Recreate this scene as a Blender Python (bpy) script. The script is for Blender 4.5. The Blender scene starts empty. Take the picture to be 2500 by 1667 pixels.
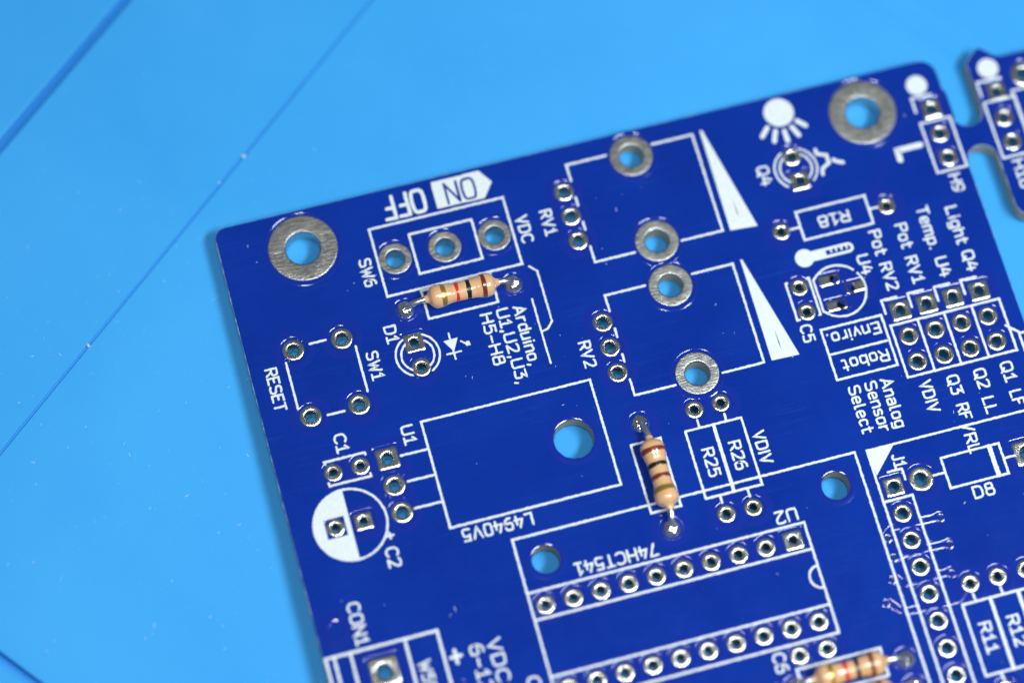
import bpy, bmesh, math, random
from mathutils import Vector, Matrix
from mathutils.geometry import delaunay_2d_cdt

# One Blender unit is one millimetre. Board frame: origin at the board's top-left corner,
# X to the right along its edge, Y up, Z = 0 on the top of the solder mask.
random.seed(7)
scene = bpy.context.scene
C = scene.collection
scene.unit_settings.system = 'METRIC'
scene.unit_settings.scale_length = 0.001

# ------------------------------------------------------------------ camera
cam_data = bpy.data.cameras.new('camera')
cam = bpy.data.objects.new('camera', cam_data)
C.objects.link(cam)
cam_data.sensor_width = 36.0
cam_data.lens = 99.98
cam_data.clip_start = 1.0
cam_data.clip_end = 3000.0
cam.matrix_world = Matrix((
    (0.9640607, 0.2386159, -0.1168306, -6.4818),
    (-0.2638924, 0.9109689, -0.3170117, -99.1686),
    (0.0307850, 0.3364492, 0.9411983, 242.9521),
    (0, 0, 0, 1)))
cam_data.dof.use_dof = True
cam_data.dof.focus_distance = 256.8
cam_data.dof.aperture_fstop = 0.1 / 13.0
scene.camera = cam

# ------------------------------------------------------------------ room light and lamps
world = bpy.data.worlds.new('World')
scene.world = world
world.use_nodes = True
wbg = world.node_tree.nodes['Background']
wbg.inputs['Color'].default_value = (0.62, 0.72, 0.80, 1)
wbg.inputs['Strength'].default_value = 0.17

def area_lamp(name, loc, target, sx, sy, power, col):
    ld = bpy.data.lights.new(name, 'AREA')
    ld.shape = 'RECTANGLE'; ld.size = sx; ld.size_y = sy
    ld.energy = power; ld.color = col
    o = bpy.data.objects.new(name, ld); C.objects.link(o)
    o.location = loc
    o.rotation_euler = (Vector(target) - Vector(loc)).to_track_quat('-Z', 'Y').to_euler()
    return o
MID = (34, -22, 0)
area_lamp('desk_lamp', (132, -104, 240), MID, 115, 42, 7.1e5, (0.86, 0.97, 1.0))
area_lamp('desk_lamp', (-8, -92, 285), MID, 50, 40, 4.0e5, (0.96, 0.96, 0.98))

scene.view_settings.view_transform = 'Standard'
scene.view_settings.look = 'None'
scene.view_settings.exposure = 0.0
scene.view_settings.gamma = 1.0
scene.view_settings.use_curve_mapping = False
scene.cycles.use_denoising = True
scene.cycles.max_bounces = 8

# ------------------------------------------------------------------ materials
def mat(name, col, rough=0.5, metal=0.0, spec=0.5, coat=0.0):
    m = bpy.data.materials.new(name); m.use_nodes = True
    b = m.node_tree.nodes['Principled BSDF']
    b.inputs['Base Color'].default_value = (*col, 1)
    b.inputs['Roughness'].default_value = rough
    b.inputs['Metallic'].default_value = metal
    b.inputs['Specular IOR Level'].default_value = spec
    b.inputs['Coat Weight'].default_value = coat
    b.inputs['Coat Roughness'].default_value = 0.09
    b.inputs['Coat IOR'].default_value = 1.7
    return m, m.node_tree.nodes, m.node_tree.links, b

def pos(N, Lk, scale=(1, 1, 1), rot=0.0):
    g = N.new('ShaderNodeNewGeometry'); mp = N.new('ShaderNodeMapping')
    mp.inputs['Scale'].default_value = scale
    mp.inputs['Rotation'].default_value = (0, 0, rot)
    Lk.new(g.outputs['Position'], mp.inputs['Vector'])
    return mp.outputs['Vector']

def noise(N, Lk, vec, scale, detail=2.0, rough=0.5):
    n = N.new('ShaderNodeTexNoise'); n.inputs['Scale'].default_value = scale
    n.inputs['Detail'].default_value = detail; n.inputs['Roughness'].default_value = rough
    Lk.new(vec, n.inputs['Vector'])
    return n.outputs['Fac']

def ramp(N, Lk, fac, stops):
    r = N.new('ShaderNodeValToRGB')
    e = r.color_ramp.elements
    e[0].position, e[0].color = stops[0][0], (*stops[0][1], 1)
    e[1].position, e[1].color = stops[-1][0], (*stops[-1][1], 1)
    for p, c in stops[1:-1]:
        k = e.new(p); k.color = (*c, 1)
    Lk.new(fac, r.inputs['Fac'])
    return r.outputs['Color']

def bump(N, Lk, b, h, strength, dist):
    k = N.new('ShaderNodeBump'); k.inputs['Strength'].default_value = strength
    k.inputs['Distance'].default_value = dist
    Lk.new(h, k.inputs['Height'])
    Lk.new(k.outputs['Normal'], b.inputs['Normal'])
    return k

def g3(v): return (v, v, v)

# blue silicone mat
MAT, N, Lk, b = mat('silicone_blue', (0.045, 0.33, 0.74), 0.5, 0, 0.15)
v = pos(N, Lk)
cl = ramp(N, Lk, noise(N, Lk, v, 0.03, 5, 0.6), [(0.28, (0.038, 0.318, 0.735)), (0.72, (0.055, 0.370, 0.790))])
sp = ramp(N, Lk, noise(N, Lk, v, 2.6, 1), [(0.735, g3(0)), (0.775, g3(1))])
mx = N.new('ShaderNodeMixRGB'); mx.inputs['Color2'].default_value = (0.072, 0.38, 0.80, 1)
Lk.new(sp, mx.inputs['Fac']); Lk.new(cl, mx.inputs['Color1']); Lk.new(mx.outputs['Color'], b.inputs['Base Color'])
bump(N, Lk, b, noise(N, Lk, v, 5.0, 4, 0.65), 0.25, 0.05)
Lk.new(ramp(N, Lk, noise(N, Lk, v, 0.4, 4), [(0.3, g3(0.45)), (0.7, g3(0.58))]), b.inputs['Roughness'])

# blue solder mask with fine scratches
MASK, N, Lk, b = mat('blue_solder_mask', (0.004, 0.022, 0.27), 0.2, 0, 0.28)
v = pos(N, Lk)
bc = ramp(N, Lk, noise(N, Lk, v, 0.11, 4), [(0.3, (0.0020, 0.0225, 0.240)), (0.7, (0.0028, 0.0295, 0.285))])
hair = ramp(N, Lk, noise(N, Lk, pos(N, Lk, (0.10, 16.0, 1.0), math.radians(-3)), 1.0, 3, 0.6), [(0.58, g3(0)), (0.68, g3(1))])
patch = ramp(N, Lk, noise(N, Lk, v, 0.16, 2), [(0.42, g3(0)), (0.62, g3(1))])
scuff = ramp(N, Lk, noise(N, Lk, pos(N, Lk, (3.0, 1.2, 1.0), 0.5), 1.1, 6, 0.8), [(0.56, g3(0)), (0.76, g3(0.7))])
mm_ = N.new('ShaderNodeMath'); mm_.operation = 'MULTIPLY'
Lk.new(hair, mm_.inputs[0]); Lk.new(patch, mm_.inputs[1])
ma_ = N.new('ShaderNodeMath'); ma_.operation = 'MULTIPLY_ADD'
Lk.new(scuff, ma_.inputs[0]); Lk.new(patch, ma_.inputs[1]); Lk.new(mm_.outputs[0], ma_.inputs[2])
mk = N.new('ShaderNodeMath'); mk.operation = 'MULTIPLY'; mk.inputs[1].default_value = 0.55
Lk.new(ma_.outputs[0], mk.inputs[0])
mb = N.new('ShaderNodeMixRGB'); mb.inputs['Color2'].default_value = (0.016, 0.062, 0.33, 1)
Lk.new(mk.outputs[0], mb.inputs['Fac']); Lk.new(bc, mb.inputs['Color1']); Lk.new(mb.outputs['Color'], b.inputs['Base Color'])
vs = pos(N, Lk, (0.22, 7.0, 1.0), math.radians(-4))
sc = ramp(N, Lk, noise(N, Lk, vs, 1.6, 5, 0.75), [(0.45, g3(0)), (0.75, g3(1))])
n2 = noise(N, Lk, v, 1.2, 5, 0.7)
ad = N.new('ShaderNodeMath'); ad.operation = 'ADD'
Lk.new(sc, ad.inputs[0]); Lk.new(n2, ad.inputs[1])
bump(N, Lk, b, ad.outputs[0], 0.14, 0.02)
Lk.new(ramp(N, Lk, noise(N, Lk, v, 0.5, 5, 0.7), [(0.35, g3(0.11)), (0.7, g3(0.2))]), b.inputs['Roughness'])

# raised mask edges are smooth and shiny
EDGE, N, Lk, b = mat('blue_solder_mask_edge', (0.003, 0.022, 0.27), 0.1, 0, 0.75)

# glass-fibre laminate
FR4, N, Lk, b = mat('glass_fibre_edge', (0.20, 0.21, 0.14), 0.6, 0, 0.4)
v = pos(N, Lk)
Lk.new(ramp(N, Lk, noise(N, Lk, v, 6, 4), [(0.3, (0.24, 0.25, 0.17)), (0.7, (0.44, 0.44, 0.33))]), b.inputs['Base Color'])
bump(N, Lk, b, noise(N, Lk, v, 9, 3), 0.6, 0.04)
FIBRE, N, Lk, b = mat('routed_fibre', (0.30, 0.38, 0.50), 0.5, 0, 0.5)
v = pos(N, Lk)
Lk.new(ramp(N, Lk, noise(N, Lk, v, 2.2, 4, 0.8), [(0.32, (0.04, 0.12, 0.40)), (0.55, (0.58, 0.66, 0.74))]), b.inputs['Base Color'])
bump(N, Lk, b, noise(N, Lk, v, 9, 3), 0.7, 0.04)

# white legend ink
INK, N, Lk, b = mat('white_legend_ink', (0.74, 0.77, 0.76), 0.5, 0, 0.35)
v = pos(N, Lk)
Lk.new(ramp(N, Lk, noise(N, Lk, v, 3.0, 5, 0.7), [(0.25, (0.60, 0.66, 0.69)), (0.65, (0.73, 0.765, 0.76))]), b.inputs['Base Color'])
bump(N, Lk, b, noise(N, Lk, v, 7, 3), 0.3, 0.03)

# tin plating: flat worn pads, and small domed pads
def tin(name, col, r0, r1, streak, bs, flat=False):
    m, N, Lk, b = mat(name, col, r0, 1.0)
    v = pos(N, Lk)
    vs = pos(N, Lk, (0.45, 7.0, 1.0) if flat else (0.7, 6.0, 1.0), math.radians(12))
    s = noise(N, Lk, vs, streak, 3 if flat else 6, 0.6 if flat else 0.75)
    n = noise(N, Lk, v, 1.7, 5, 0.65)
    Lk.new(ramp(N, Lk, n, [(0.3, tuple(x * 0.72 for x in col)), (0.7, col)]), b.inputs['Base Color'])
    Lk.new(ramp(N, Lk, s, [(0.3, g3(r0)), (0.7, g3(r1))]), b.inputs['Roughness'])
    a = N.new('ShaderNodeMath'); a.operation = 'ADD'
    Lk.new(s, a.inputs[0]); Lk.new(n, a.inputs[1])
    bump(N, Lk, b, s if flat else a.outputs[0], bs, 0.08)
    return m
TIN_FLAT = tin('worn_tin', (0.58, 0.565, 0.52), 0.24, 0.42, 1.5, 0.40, True)
TIN = tin('bright_tin', (0.83, 0.815, 0.77), 0.14, 0.26, 1.6, 0.24)
SOLDER, N, Lk, b = mat('shiny_solder', (0.88, 0.85, 0.79), 0.07, 1.0)
v = pos(N, Lk)
bump(N, Lk, b, noise(N, Lk, v, 2.4, 2, 0.5), 0.9, 0.22)
WIRE, N, Lk, b = mat('tinned_wire', (0.82, 0.83, 0.84), 0.28, 1.0)
v = pos(N, Lk)
bump(N, Lk, b, noise(N, Lk, v, 4, 3), 0.3, 0.05)

BEIGE, N, Lk, b = mat('beige_lacquer', (0.76, 0.43, 0.21), 0.24, 0, 0.5, 1.0)
v = pos(N, Lk)
Lk.new(ramp(N, Lk, noise(N, Lk, v, 1.1, 3), [(0.3, (0.72, 0.40, 0.185)), (0.7, (0.80, 0.455, 0.225))]), b.inputs['Base Color'])
bump(N, Lk, b, noise(N, Lk, v, 1.6, 3), 0.25, 0.1)
def band(name, col, rough=0.3, metal=0.0):
    m, N, Lk, b = mat(name, col, rough, metal, 0.5, 0.4 if not metal else 0.1)
    v = pos(N, Lk)
    bump(N, Lk, b, noise(N, Lk, v, 5, 3), 0.35, 0.05)
    return m
BROWN = band('brown_paint', (0.17, 0.022, 0.012))
RED = band('red_paint', (0.62, 0.025, 0.022))
BLACK = band('black_paint', (0.008, 0.007, 0.007))
GOLD = band('gold_paint', (0.66, 0.41, 0.10), 0.3, 0.8)
DUST, N, Lk, b = mat('pale_dust', (0.50, 0.62, 0.72), 0.7)

# ------------------------------------------------------------------ measured layout (mm)
LINES=[
["outline",0.2,[[13.824,-3.508],[26.563,-3.508],[26.563,-10.291],[13.824,-10.291],[13.824,-3.508]]],
["outline",0.2,[[17.247,-4.902],[23.183,-4.902],[23.183,-8.876],[17.247,-8.876],[17.247,-4.902]]],
["bracket",0.17,[[27.121,-10.704],[27.715,-11.331],[27.715,-16.345],[27.165,-16.98],[26.637,-17.103]]],
["bracket",0.17,[[26.514,-13.857],[26.514,-17.091],[26.514,-20.24]]],
["symbol",0.16,[[17.657,-17.068],[18.975,-17.068]]],
["symbol",0.16,[[18.299,-15.143],[18.299,-17.681]]],
["symbol",0.13,[[19.176,-16.14],[19.575,-16.483],[19.713,-16.332]]],
["outline",0.2,[[3.383,-14.169],[3.383,-18.677]]],
["outline",0.2,[[9.842,-14.197],[9.842,-18.64]]],
["outline",0.2,[[5.872,-12.93],[7.371,-12.93]]],
["outline",0.2,[[5.821,-19.914],[7.367,-19.914]]],
["outline",0.2,[[16.941,-10.539],[23.463,-10.539],[23.463,-13.339],[16.941,-13.339],[16.941,-10.539]]],
["outline",0.2,[[13.75,-22.667],[29.513,-22.667],[29.513,-32.871],[13.75,-32.871],[13.75,-22.667]]],
["outline",0.2,[[11.198,-25.273],[13.639,-25.273]]],
["outline",0.2,[[11.197,-27.748],[13.626,-27.748]]],
["outline",0.2,[[11.19,-30.323],[13.588,-30.323]]],
["outline",0.2,[[4.469,-24.356],[4.4,-24.149],[8.141,-24.149],[8.16,-24.349]]],
["outline",0.2,[[4.35,-26.135],[4.387,-26.418],[8.168,-26.418],[8.168,-26.164]]],
["outline",0.24,[[0.198,-41.554],[10.231,-41.554],[10.231,-51.158],[0.198,-51.158],[0.198,-41.554]]],
["outline",0.24,[[0.947,-41.558],[0.947,-51.131]]],
["outline",0.24,[[2.42,-41.59],[2.42,-51.131]]],
["outline",0.24,[[7.299,-41.567],[7.299,-51.25]]],
["outline",0.2,[[18.758,-48.688],[18.758,-35.34],[41.846,-35.34],[50.678,-35.34],[50.678,-57.946]]],
["outline",0.2,[[18.826,-40.401],[44.32,-40.401],[44.32,-50.785],[18.206,-50.785]]],
["outline",0.2,[[18.842,-42.911],[44.29,-42.911]]],
["outline",0.2,[[18.79,-48.138],[44.196,-48.138]]],
["outline",0.2,[[39.734,-53.027],[47.391,-53.027],[47.391,-55.575],[39.734,-55.575],[39.734,-53.027]]],
["outline",0.2,[[36.481,-29.589],[41.74,-29.589],[41.74,-36.081],[36.481,-36.081],[36.481,-29.589]]],
["outline",0.3,[[39.116,-29.599],[39.116,-36.04]]],
["outline",0.2,[[37.835,-28.826],[37.835,-29.484]]],
["outline",0.2,[[40.363,-28.876],[40.363,-29.484]]],
["outline",0.2,[[37.788,-36.135],[37.788,-36.801]]],
["outline",0.2,[[40.349,-36.176],[40.349,-36.875]]],
["outline",0.2,[[31.38,-29.587],[34.147,-29.587],[34.147,-36.129],[31.38,-36.129],[31.38,-29.587]]],
["outline",0.2,[[36.945,-1.877],[33.122,-1.877],[33.122,-3.526]]],
["outline",0.2,[[41.412,-1.857],[45.353,-1.857],[45.353,-11.809],[41.401,-11.809]]],
["outline",0.2,[[33.093,-5.212],[33.093,-6.054]]],
["outline",0.2,[[33.089,-7.739],[33.089,-8.527]]],
["outline",0.2,[[33.084,-10.246],[33.084,-11.838],[36.898,-11.838]]],
["outline",0.2,[[36.888,-15.203],[33.06,-15.203],[33.06,-16.787]]],
["outline",0.2,[[41.4,-15.189],[45.289,-15.189],[45.289,-25.089],[41.354,-25.089]]],
["outline",0.2,[[33.053,-18.521],[33.053,-19.358]]],
["outline",0.2,[[33.029,-21.064],[33.029,-21.8]]],
["outline",0.2,[[33.028,-23.564],[33.028,-25.135],[36.886,-25.135]]],
["ray",0.42,[[52.377,-2.952],[51.659,-3.713]]],
["ray",0.42,[[53.017,-3.471],[52.61,-4.453]]],
["ray",0.42,[[53.829,-3.674],[53.858,-4.722]]],
["ray",0.42,[[54.619,-3.462],[55.028,-4.421]]],
["ray",0.42,[[55.264,-2.964],[55.94,-3.633]]],
["symbol",0.3,[[56.062,-6.224],[56.062,-6.667],[56.914,-6.989],[56.914,-7.821],[56.147,-8.217],[56.02,-8.784]]],
["symbol",0.35,[[57.411,-7.617],[57.695,-7.854],[58.183,-8.09]]],
["outline",0.2,[[68.324,-3.528],[66.393,-3.528],[66.393,-4.984]]],
["outline",0.2,[[66.443,-6.186],[69.343,-6.186],[69.343,-11.331],[66.443,-11.331],[66.443,-6.186]]],
["outline",0.2,[[75.179,-3.522],[72.91,-3.522],[72.91,-5.003]]],
["outline",0.2,[[72.903,-5.678],[75.959,-5.678],[75.959,-11.472],[72.903,-11.472],[72.903,-5.678]]],
["outline",0.2,[[79.979,-5.123],[75.881,-5.123],[75.881,-10.456]]],
["outline",0.2,[[57.536,-24.659],[68.024,-24.659],[68.024,-29.807],[57.536,-29.807],[57.536,-24.659]]],
["outline",0.2,[[60.124,-24.664],[60.124,-29.846]]],
["outline",0.2,[[62.67,-24.693],[62.67,-29.854]]],
["outline",0.2,[[65.327,-24.73],[65.327,-29.774]]],
["outline",0.2,[[58.906,-22.094],[57.46,-22.094],[57.46,-23.426]]],
["outline",0.2,[[61.49,-22.051],[59.999,-22.051],[59.999,-23.402]]],
["outline",0.2,[[64.033,-22.067],[62.548,-22.067],[62.548,-23.439]]],
["outline",0.2,[[66.612,-22.061],[65.133,-22.061],[65.133,-23.428]]],
["outline",0.2,[[67.779,-27.292],[68.876,-28.32],[72.93,-28.32]]],
["outline",0.2,[[68.719,-28.315],[68.719,-32.201]]],
["outline",0.2,[[51.218,-23.432],[57.009,-23.432],[57.009,-28.408],[51.218,-28.408],[51.218,-23.432]]],
["outline",0.2,[[51.251,-25.929],[56.787,-25.929]]],
["outline",0.2,[[52.414,-11.78],[59.103,-11.78],[59.103,-14.633],[52.414,-14.633],[52.414,-11.78]]],
["outline",0.2,[[51.472,-13.296],[52.299,-13.296]]],
["outline",0.2,[[59.101,-13.2],[59.953,-13.2]]],
["outline",0.2,[[49.578,-18.304],[49.44,-18.304],[49.44,-21.998],[49.668,-21.998]]],
["outline",0.2,[[51.438,-18.306],[51.653,-18.306],[51.653,-21.994],[51.522,-21.994]]],
["outline",0.2,[[58.023,-37.839],[63.523,-37.839],[63.523,-40.753],[58.023,-40.753],[58.023,-37.839]]],
["outline",0.4,[[62.604,-37.897],[62.604,-40.687]]],
["outline",0.2,[[56.906,-39.224],[57.955,-39.224]]],
["outline",0.2,[[63.635,-39.315],[64.625,-39.315]]],
["outline",0.2,[[67.908,-35.493],[51.784,-35.493],[51.784,-58.863]]],
["outline",0.2,[[51.833,-40.47],[54.488,-40.47],[54.488,-59.066]]],
["outline",0.2,[[53.005,-37.877],[54.333,-37.877],[54.333,-38.916]]],
["outline",0.2,[[55.637,-51.22],[61.972,-51.22],[61.972,-57.829],[55.637,-57.829],[55.637,-51.22]]],
["outline",0.3,[[58.236,-51.298],[58.236,-57.83]]],
["outline",0.3,[[60.83,-51.326],[60.83,-57.827]]],
["outline",0.2,[[56.858,-50.467],[56.916,-51.105]]],
["outline",0.2,[[59.441,-50.48],[59.441,-51.12]]],
["outline",0.2,[[56.995,-57.881],[57.099,-58.597]]]]
TEXTS=[
["OFF",180,2.15,17.585,-1.906,4.097,0.3],
["ON",180,2.0,22.961,-1.849,2.961,0.24],
["SW6",90,1.0,12.665,-7.581,2.766,0.17],
["VDC",90,1.0,27.696,-7.042,2.736,0.17],
["RV1",90,1.0,29.987,-6.964,2.53,0.17],
["RESET",90,1.0,1.887,-16.4,4.16,0.17],
["SW1",90,1.0,11.079,-16.437,2.75,0.17],
["D1",90,1.0,13.253,-13.907,1.699,0.17],
["C1",90,1.0,6.33,-22.763,1.787,0.17],
["U1",90,1.0,12.363,-23.539,1.798,0.17],
["C2",90,1.05,8.209,-34.142,1.857,0.17],
["+",90,0.8,8.417,-32.195,0.702,0.17],
["L4940V5",180,1.05,17.829,-33.868,6.493,0.17],
["74HCT541",180,1.05,27.23,-39.398,7.599,0.17],
["U2",180,1.05,42.972,-39.45,2.026,0.17],
["VDIV",90,1.0,42.807,-32.76,3.16,0.17],
["R25",90,1.0,37.933,-32.934,2.761,0.17],
["R26",90,1.0,40.446,-32.911,2.762,0.17],
["Arduino,",90,1.0,25.144,-17.092,5.913,0.17],
["U1,U2,U3,",90,1.0,23.587,-17.756,7.405,0.17],
["H5-H8",90,1.0,22.05,-16.676,5.104,0.17],
["RV2",90,1.0,29.967,-20.264,2.554,0.17],
["CON1",90,1.05,3.697,-39.177,3.921,0.17],
["W59",90,1.0,8.457,-45.229,2.817,0.17],
["+",90,1.15,11.245,-44.229,1.451,0.28],
["6-12",90,1.1,13.145,-45.778,4.374,0.17],
["VDC In",90,1.1,14.784,-46.688,6.431,0.17],
["CE",90,1.1,17.215,-48.761,2.257,0.17],
["C6",90,1.05,38.531,-52.068,1.811,0.17],
["Q4",90,1.0,50.697,-7.525,1.959,0.17],
["L",90,2.3,64.629,-8.718,1.496,0.5],
["H9",90,1.0,67.884,-12.697,1.808,0.17],
["H10",90,1.0,74.13,-13.363,2.939,0.17],
["Enviro.",180,1.0,54.041,-24.514,5.111,0.17],
["Robot",180,1.0,54.308,-27.246,4.464,0.17],
["Analog",90,1.0,55.521,-31.744,4.828,0.17],
["Sensor",90,1.0,54.034,-31.719,4.868,0.17],
["Select",90,1.0,52.463,-31.61,4.621,0.17],
["VDIV",90,1.0,58.907,-31.999,3.104,0.17],
["Q3",90,1.0,61.458,-31.534,1.883,0.17],
["RF",90,1.0,61.485,-34.183,1.556,0.17],
["/RL",90,1.0,61.283,-36.768,2.788,0.17],
["Q2",90,1.0,64.024,-31.575,1.909,0.17],
["LL",90,1.0,63.958,-34.195,1.583,0.17],
["Q1",90,1.0,66.589,-31.558,1.942,0.17],
["LF",90,1.0,66.579,-34.156,1.5,0.17],
["Light",90,1.0,66.557,-16.75,3.849,0.17],
["Q4",90,1.0,66.625,-20.379,2.021,0.17],
["Temp.",90,1.0,63.91,-16.32,4.361,0.17],
["U4",90,1.0,64.043,-20.35,1.914,0.17],
["Pot",90,1.0,61.465,-16.531,2.498,0.17],
["RV1",90,1.0,61.405,-19.953,2.686,0.17],
["Pot",90,1.0,58.91,-16.568,2.535,0.17],
["RV2",90,1.0,58.911,-19.983,2.727,0.17],
["U4",90,1.0,57.084,-18.31,1.917,0.17],
["C5",90,1.0,49.954,-23.422,1.723,0.17],
["R18",180,1.0,55.692,-13.298,3.023,0.17],
["D8",0,1.05,60.818,-41.7,2.012,0.17],
["J1",90,1.0,54.313,-37.11,1.335,0.17],
["R11",90,1.0,56.985,-54.59,2.846,0.17],
["R12",90,1.0,59.581,-54.623,2.858,0.17]]
PADS=[
["round",6.4,3.2,7.521,-3.729],
["round",6.4,3.2,61.539,-3.679],
["round",3.05,1.7,15.436,-6.856],
["round",3.05,1.7,20.132,-6.879],
["round",3.05,1.7,24.845,-6.912],
["square",1.8,0.9,15.059,-15.223],
["round",1.8,0.9,15.107,-17.651],
["round",2.0,1.1,4.308,-13.143],
["round",2.0,1.1,8.807,-13.17],
["round",2.0,1.1,4.317,-19.642],
["round",2.0,1.1,8.79,-19.643],
["solder",1.68,0.8,15.05,-11.948],
["solder",1.68,0.8,25.252,-12.016],
["square",2.0,1.1,9.984,-25.234],
["round",2.0,1.1,9.95,-27.782],
["round",2.0,1.1,9.979,-30.371],
["npth",4.1,3.7,26.617,-27.698],
["round",1.68,0.8,4.977,-25.275],
["round",1.68,0.8,7.476,-25.299],
["round",1.68,0.8,3.947,-30.25],
["square",1.6,0.8,6.477,-30.312],
["square",2.6,1.4,4.898,-43.919],
["round",1.74,0.8,20.05,-41.75],
["round",1.74,0.8,22.59,-41.75],
["round",1.74,0.8,25.13,-41.75],
["round",1.74,0.8,27.67,-41.75],
["round",1.74,0.8,30.21,-41.75],
["round",1.74,0.8,32.75,-41.75],
["round",1.74,0.8,35.29,-41.75],
["round",1.74,0.8,37.83,-41.75],
["round",1.74,0.8,40.37,-41.75],
["square",1.74,0.8,42.91,-41.75],
["round",1.74,0.8,20.05,-49.37],
["round",1.74,0.8,22.59,-49.37],
["round",1.74,0.8,25.13,-49.37],
["round",1.74,0.8,27.67,-49.37],
["round",1.74,0.8,30.21,-49.37],
["round",1.74,0.8,32.75,-49.37],
["round",1.74,0.8,35.29,-49.37],
["round",1.74,0.8,37.83,-49.37],
["round",1.74,0.8,40.37,-49.37],
["round",1.74,0.8,42.91,-49.37],
["square",1.75,1.0,53.137,-39.314],
["round",1.75,1.0,53.137,-41.854],
["round",1.75,1.0,53.137,-44.394],
["round",1.75,1.0,53.137,-46.934],
["round",1.75,1.0,53.137,-49.474],
["round",1.75,1.0,53.137,-52.014],
["round",1.75,1.0,53.137,-54.554],
["round",1.75,1.0,53.137,-57.094],
["round",1.75,1.0,53.137,-59.634],
["square",1.85,1.0,58.888,-23.443],
["round",1.85,1.0,58.888,-25.983],
["round",1.85,1.0,58.888,-28.523],
["square",1.85,1.0,61.428,-23.443],
["round",1.85,1.0,61.428,-25.983],
["round",1.85,1.0,61.428,-28.523],
["square",1.85,1.0,63.968,-23.443],
["round",1.85,1.0,63.968,-25.983],
["round",1.85,1.0,63.968,-28.523],
["square",1.85,1.0,66.508,-23.443],
["round",1.85,1.0,66.508,-25.983],
["round",1.85,1.0,66.508,-28.523],
["round",1.85,1.05,32.19,-4.383],
["round",1.85,1.05,32.19,-6.883],
["round",1.85,1.05,32.19,-9.383],
["round",1.85,1.05,32.16,-17.643],
["round",1.85,1.05,32.16,-20.143],
["round",1.85,1.05,32.16,-22.643],
["square",1.8,1.0,67.939,-4.973],
["round",1.8,1.0,67.939,-7.513],
["round",1.8,1.0,67.939,-10.053],
["npth",2.9,2.6,21.194,-37.811],
["npth",2.9,2.6,48.112,-37.899],
["round",1.68,0.8,40.367,-51.852],
["round",1.68,0.8,42.885,-51.876],
["solder",1.68,0.8,39.171,-54.5],
["solder",1.68,0.8,49.295,-54.607],
["solder",1.68,0.8,49.301,-57.1],
["round",1.68,0.8,37.869,-27.797],
["round",1.68,0.8,40.368,-27.786],
["round",1.68,0.8,37.871,-37.878],
["round",1.68,0.8,40.368,-37.906],
["solder",1.68,0.8,32.762,-27.785],
["solder",1.68,0.8,32.746,-37.921],
["big",4.05,2.25,39.236,-2.463],
["big",4.05,2.25,39.179,-11.235],
["big",4.05,2.25,39.157,-15.753],
["big",4.05,2.25,39.117,-24.532],
["round",1.8,0.9,53.734,-6.312],
["square",1.8,0.9,53.779,-8.833],
["square",1.8,1.0,74.489,-4.825],
["round",1.8,1.0,74.34,-7.507],
["round",1.8,1.0,74.29,-10.035],
["round",2.4,1.2,77.483,-3.698],
["round",1.68,0.8,50.582,-13.252],
["round",1.68,0.8,60.821,-13.256],
["rect",[1.9,1.05],0.75,53.429,-18.968,53.833,-18.936],
["rect",[1.9,1.05],0.75,55.561,-20.203,55.08,-20.194],
["rect",[1.9,1.05],0.75,53.382,-21.484,53.819,-21.471],
["round",1.68,0.8,50.57,-18.931],
["round",1.68,0.8,50.525,-21.4],
["round",2.3,1.2,55.715,-39.248],
["square",2.3,1.2,65.728,-39.308],
["round",1.68,0.8,56.965,-49.519],
["round",1.68,0.8,59.538,-49.535],
["round",1.68,0.8,62.174,-49.567],
["round",1.68,0.8,56.98,-59.405],
["solder",1.6,0.8,39.2,-57.1]]
POLYS=[["onbox",[[20.485,-0.421],[25.066,-0.364],[25.997,-1.745],[24.956,-3.15],[20.459,-3.09]]],["ledtri",[[17.638,-15.768],[18.992,-15.727],[18.34,-16.96]]],["ledarrow",[[19.482,-16.355],[19.719,-16.313],[19.923,-16.283],[19.974,-16.713],[19.563,-16.709]]],["wedge",[[46.137,-1.655],[46.374,-1.683],[48.618,-12.166],[46.039,-11.972]]],["wedge",[[46.074,-14.99],[46.26,-15.007],[48.631,-25.172],[46.013,-25.096]]],["pin1",[[51.767,-35.397],[54.368,-35.471],[51.938,-37.949]]]]
RELIEF=[[[54.103,-42.526],[55.643,-42.632],[56.294,-42.453],[56.671,-42.653]],[[51.949,-43.107],[55.839,-43.235]],[[54.136,-45.131],[55.792,-45.171],[56.335,-45.015],[56.706,-45.233]],[[51.96,-45.648],[55.792,-45.768]],[[50.806,-43.154],[51.511,-42.642],[52.068,-42.589]],[[51.248,-45.968],[51.698,-45.773],[53.697,-45.83]],[[50.968,-47.07],[51.327,-47.634],[52.098,-47.643]],[[50.724,-47.943],[51.152,-48.291],[55.138,-48.292]],[[54.27,-47.631],[55.102,-47.694],[55.697,-47.538],[56.078,-47.796]],[[49.654,-48.985],[50.512,-50.145],[52.19,-50.202]],[[49.519,-49.882],[50.457,-50.79],[55.588,-50.909],[56.491,-50.174]],[[66.316,-6.961],[63.531,-6.955],[60.265,-11.105],[57.801,-13.065],[57.204,-13.341],[52.72,-13.057],[51.835,-12.966]],[[66.084,-7.672],[63.603,-7.688],[60.627,-11.254],[58.209,-13.225],[57.297,-13.689],[52.602,-13.435]]]
VIAS=[[1.763,-39.134],[56.347,-43.039],[56.334,-45.613],[51.179,-43.671],[51.134,-45.479],[50.401,-47.389],[55.709,-48.208],[49.219,-49.259]]

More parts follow.
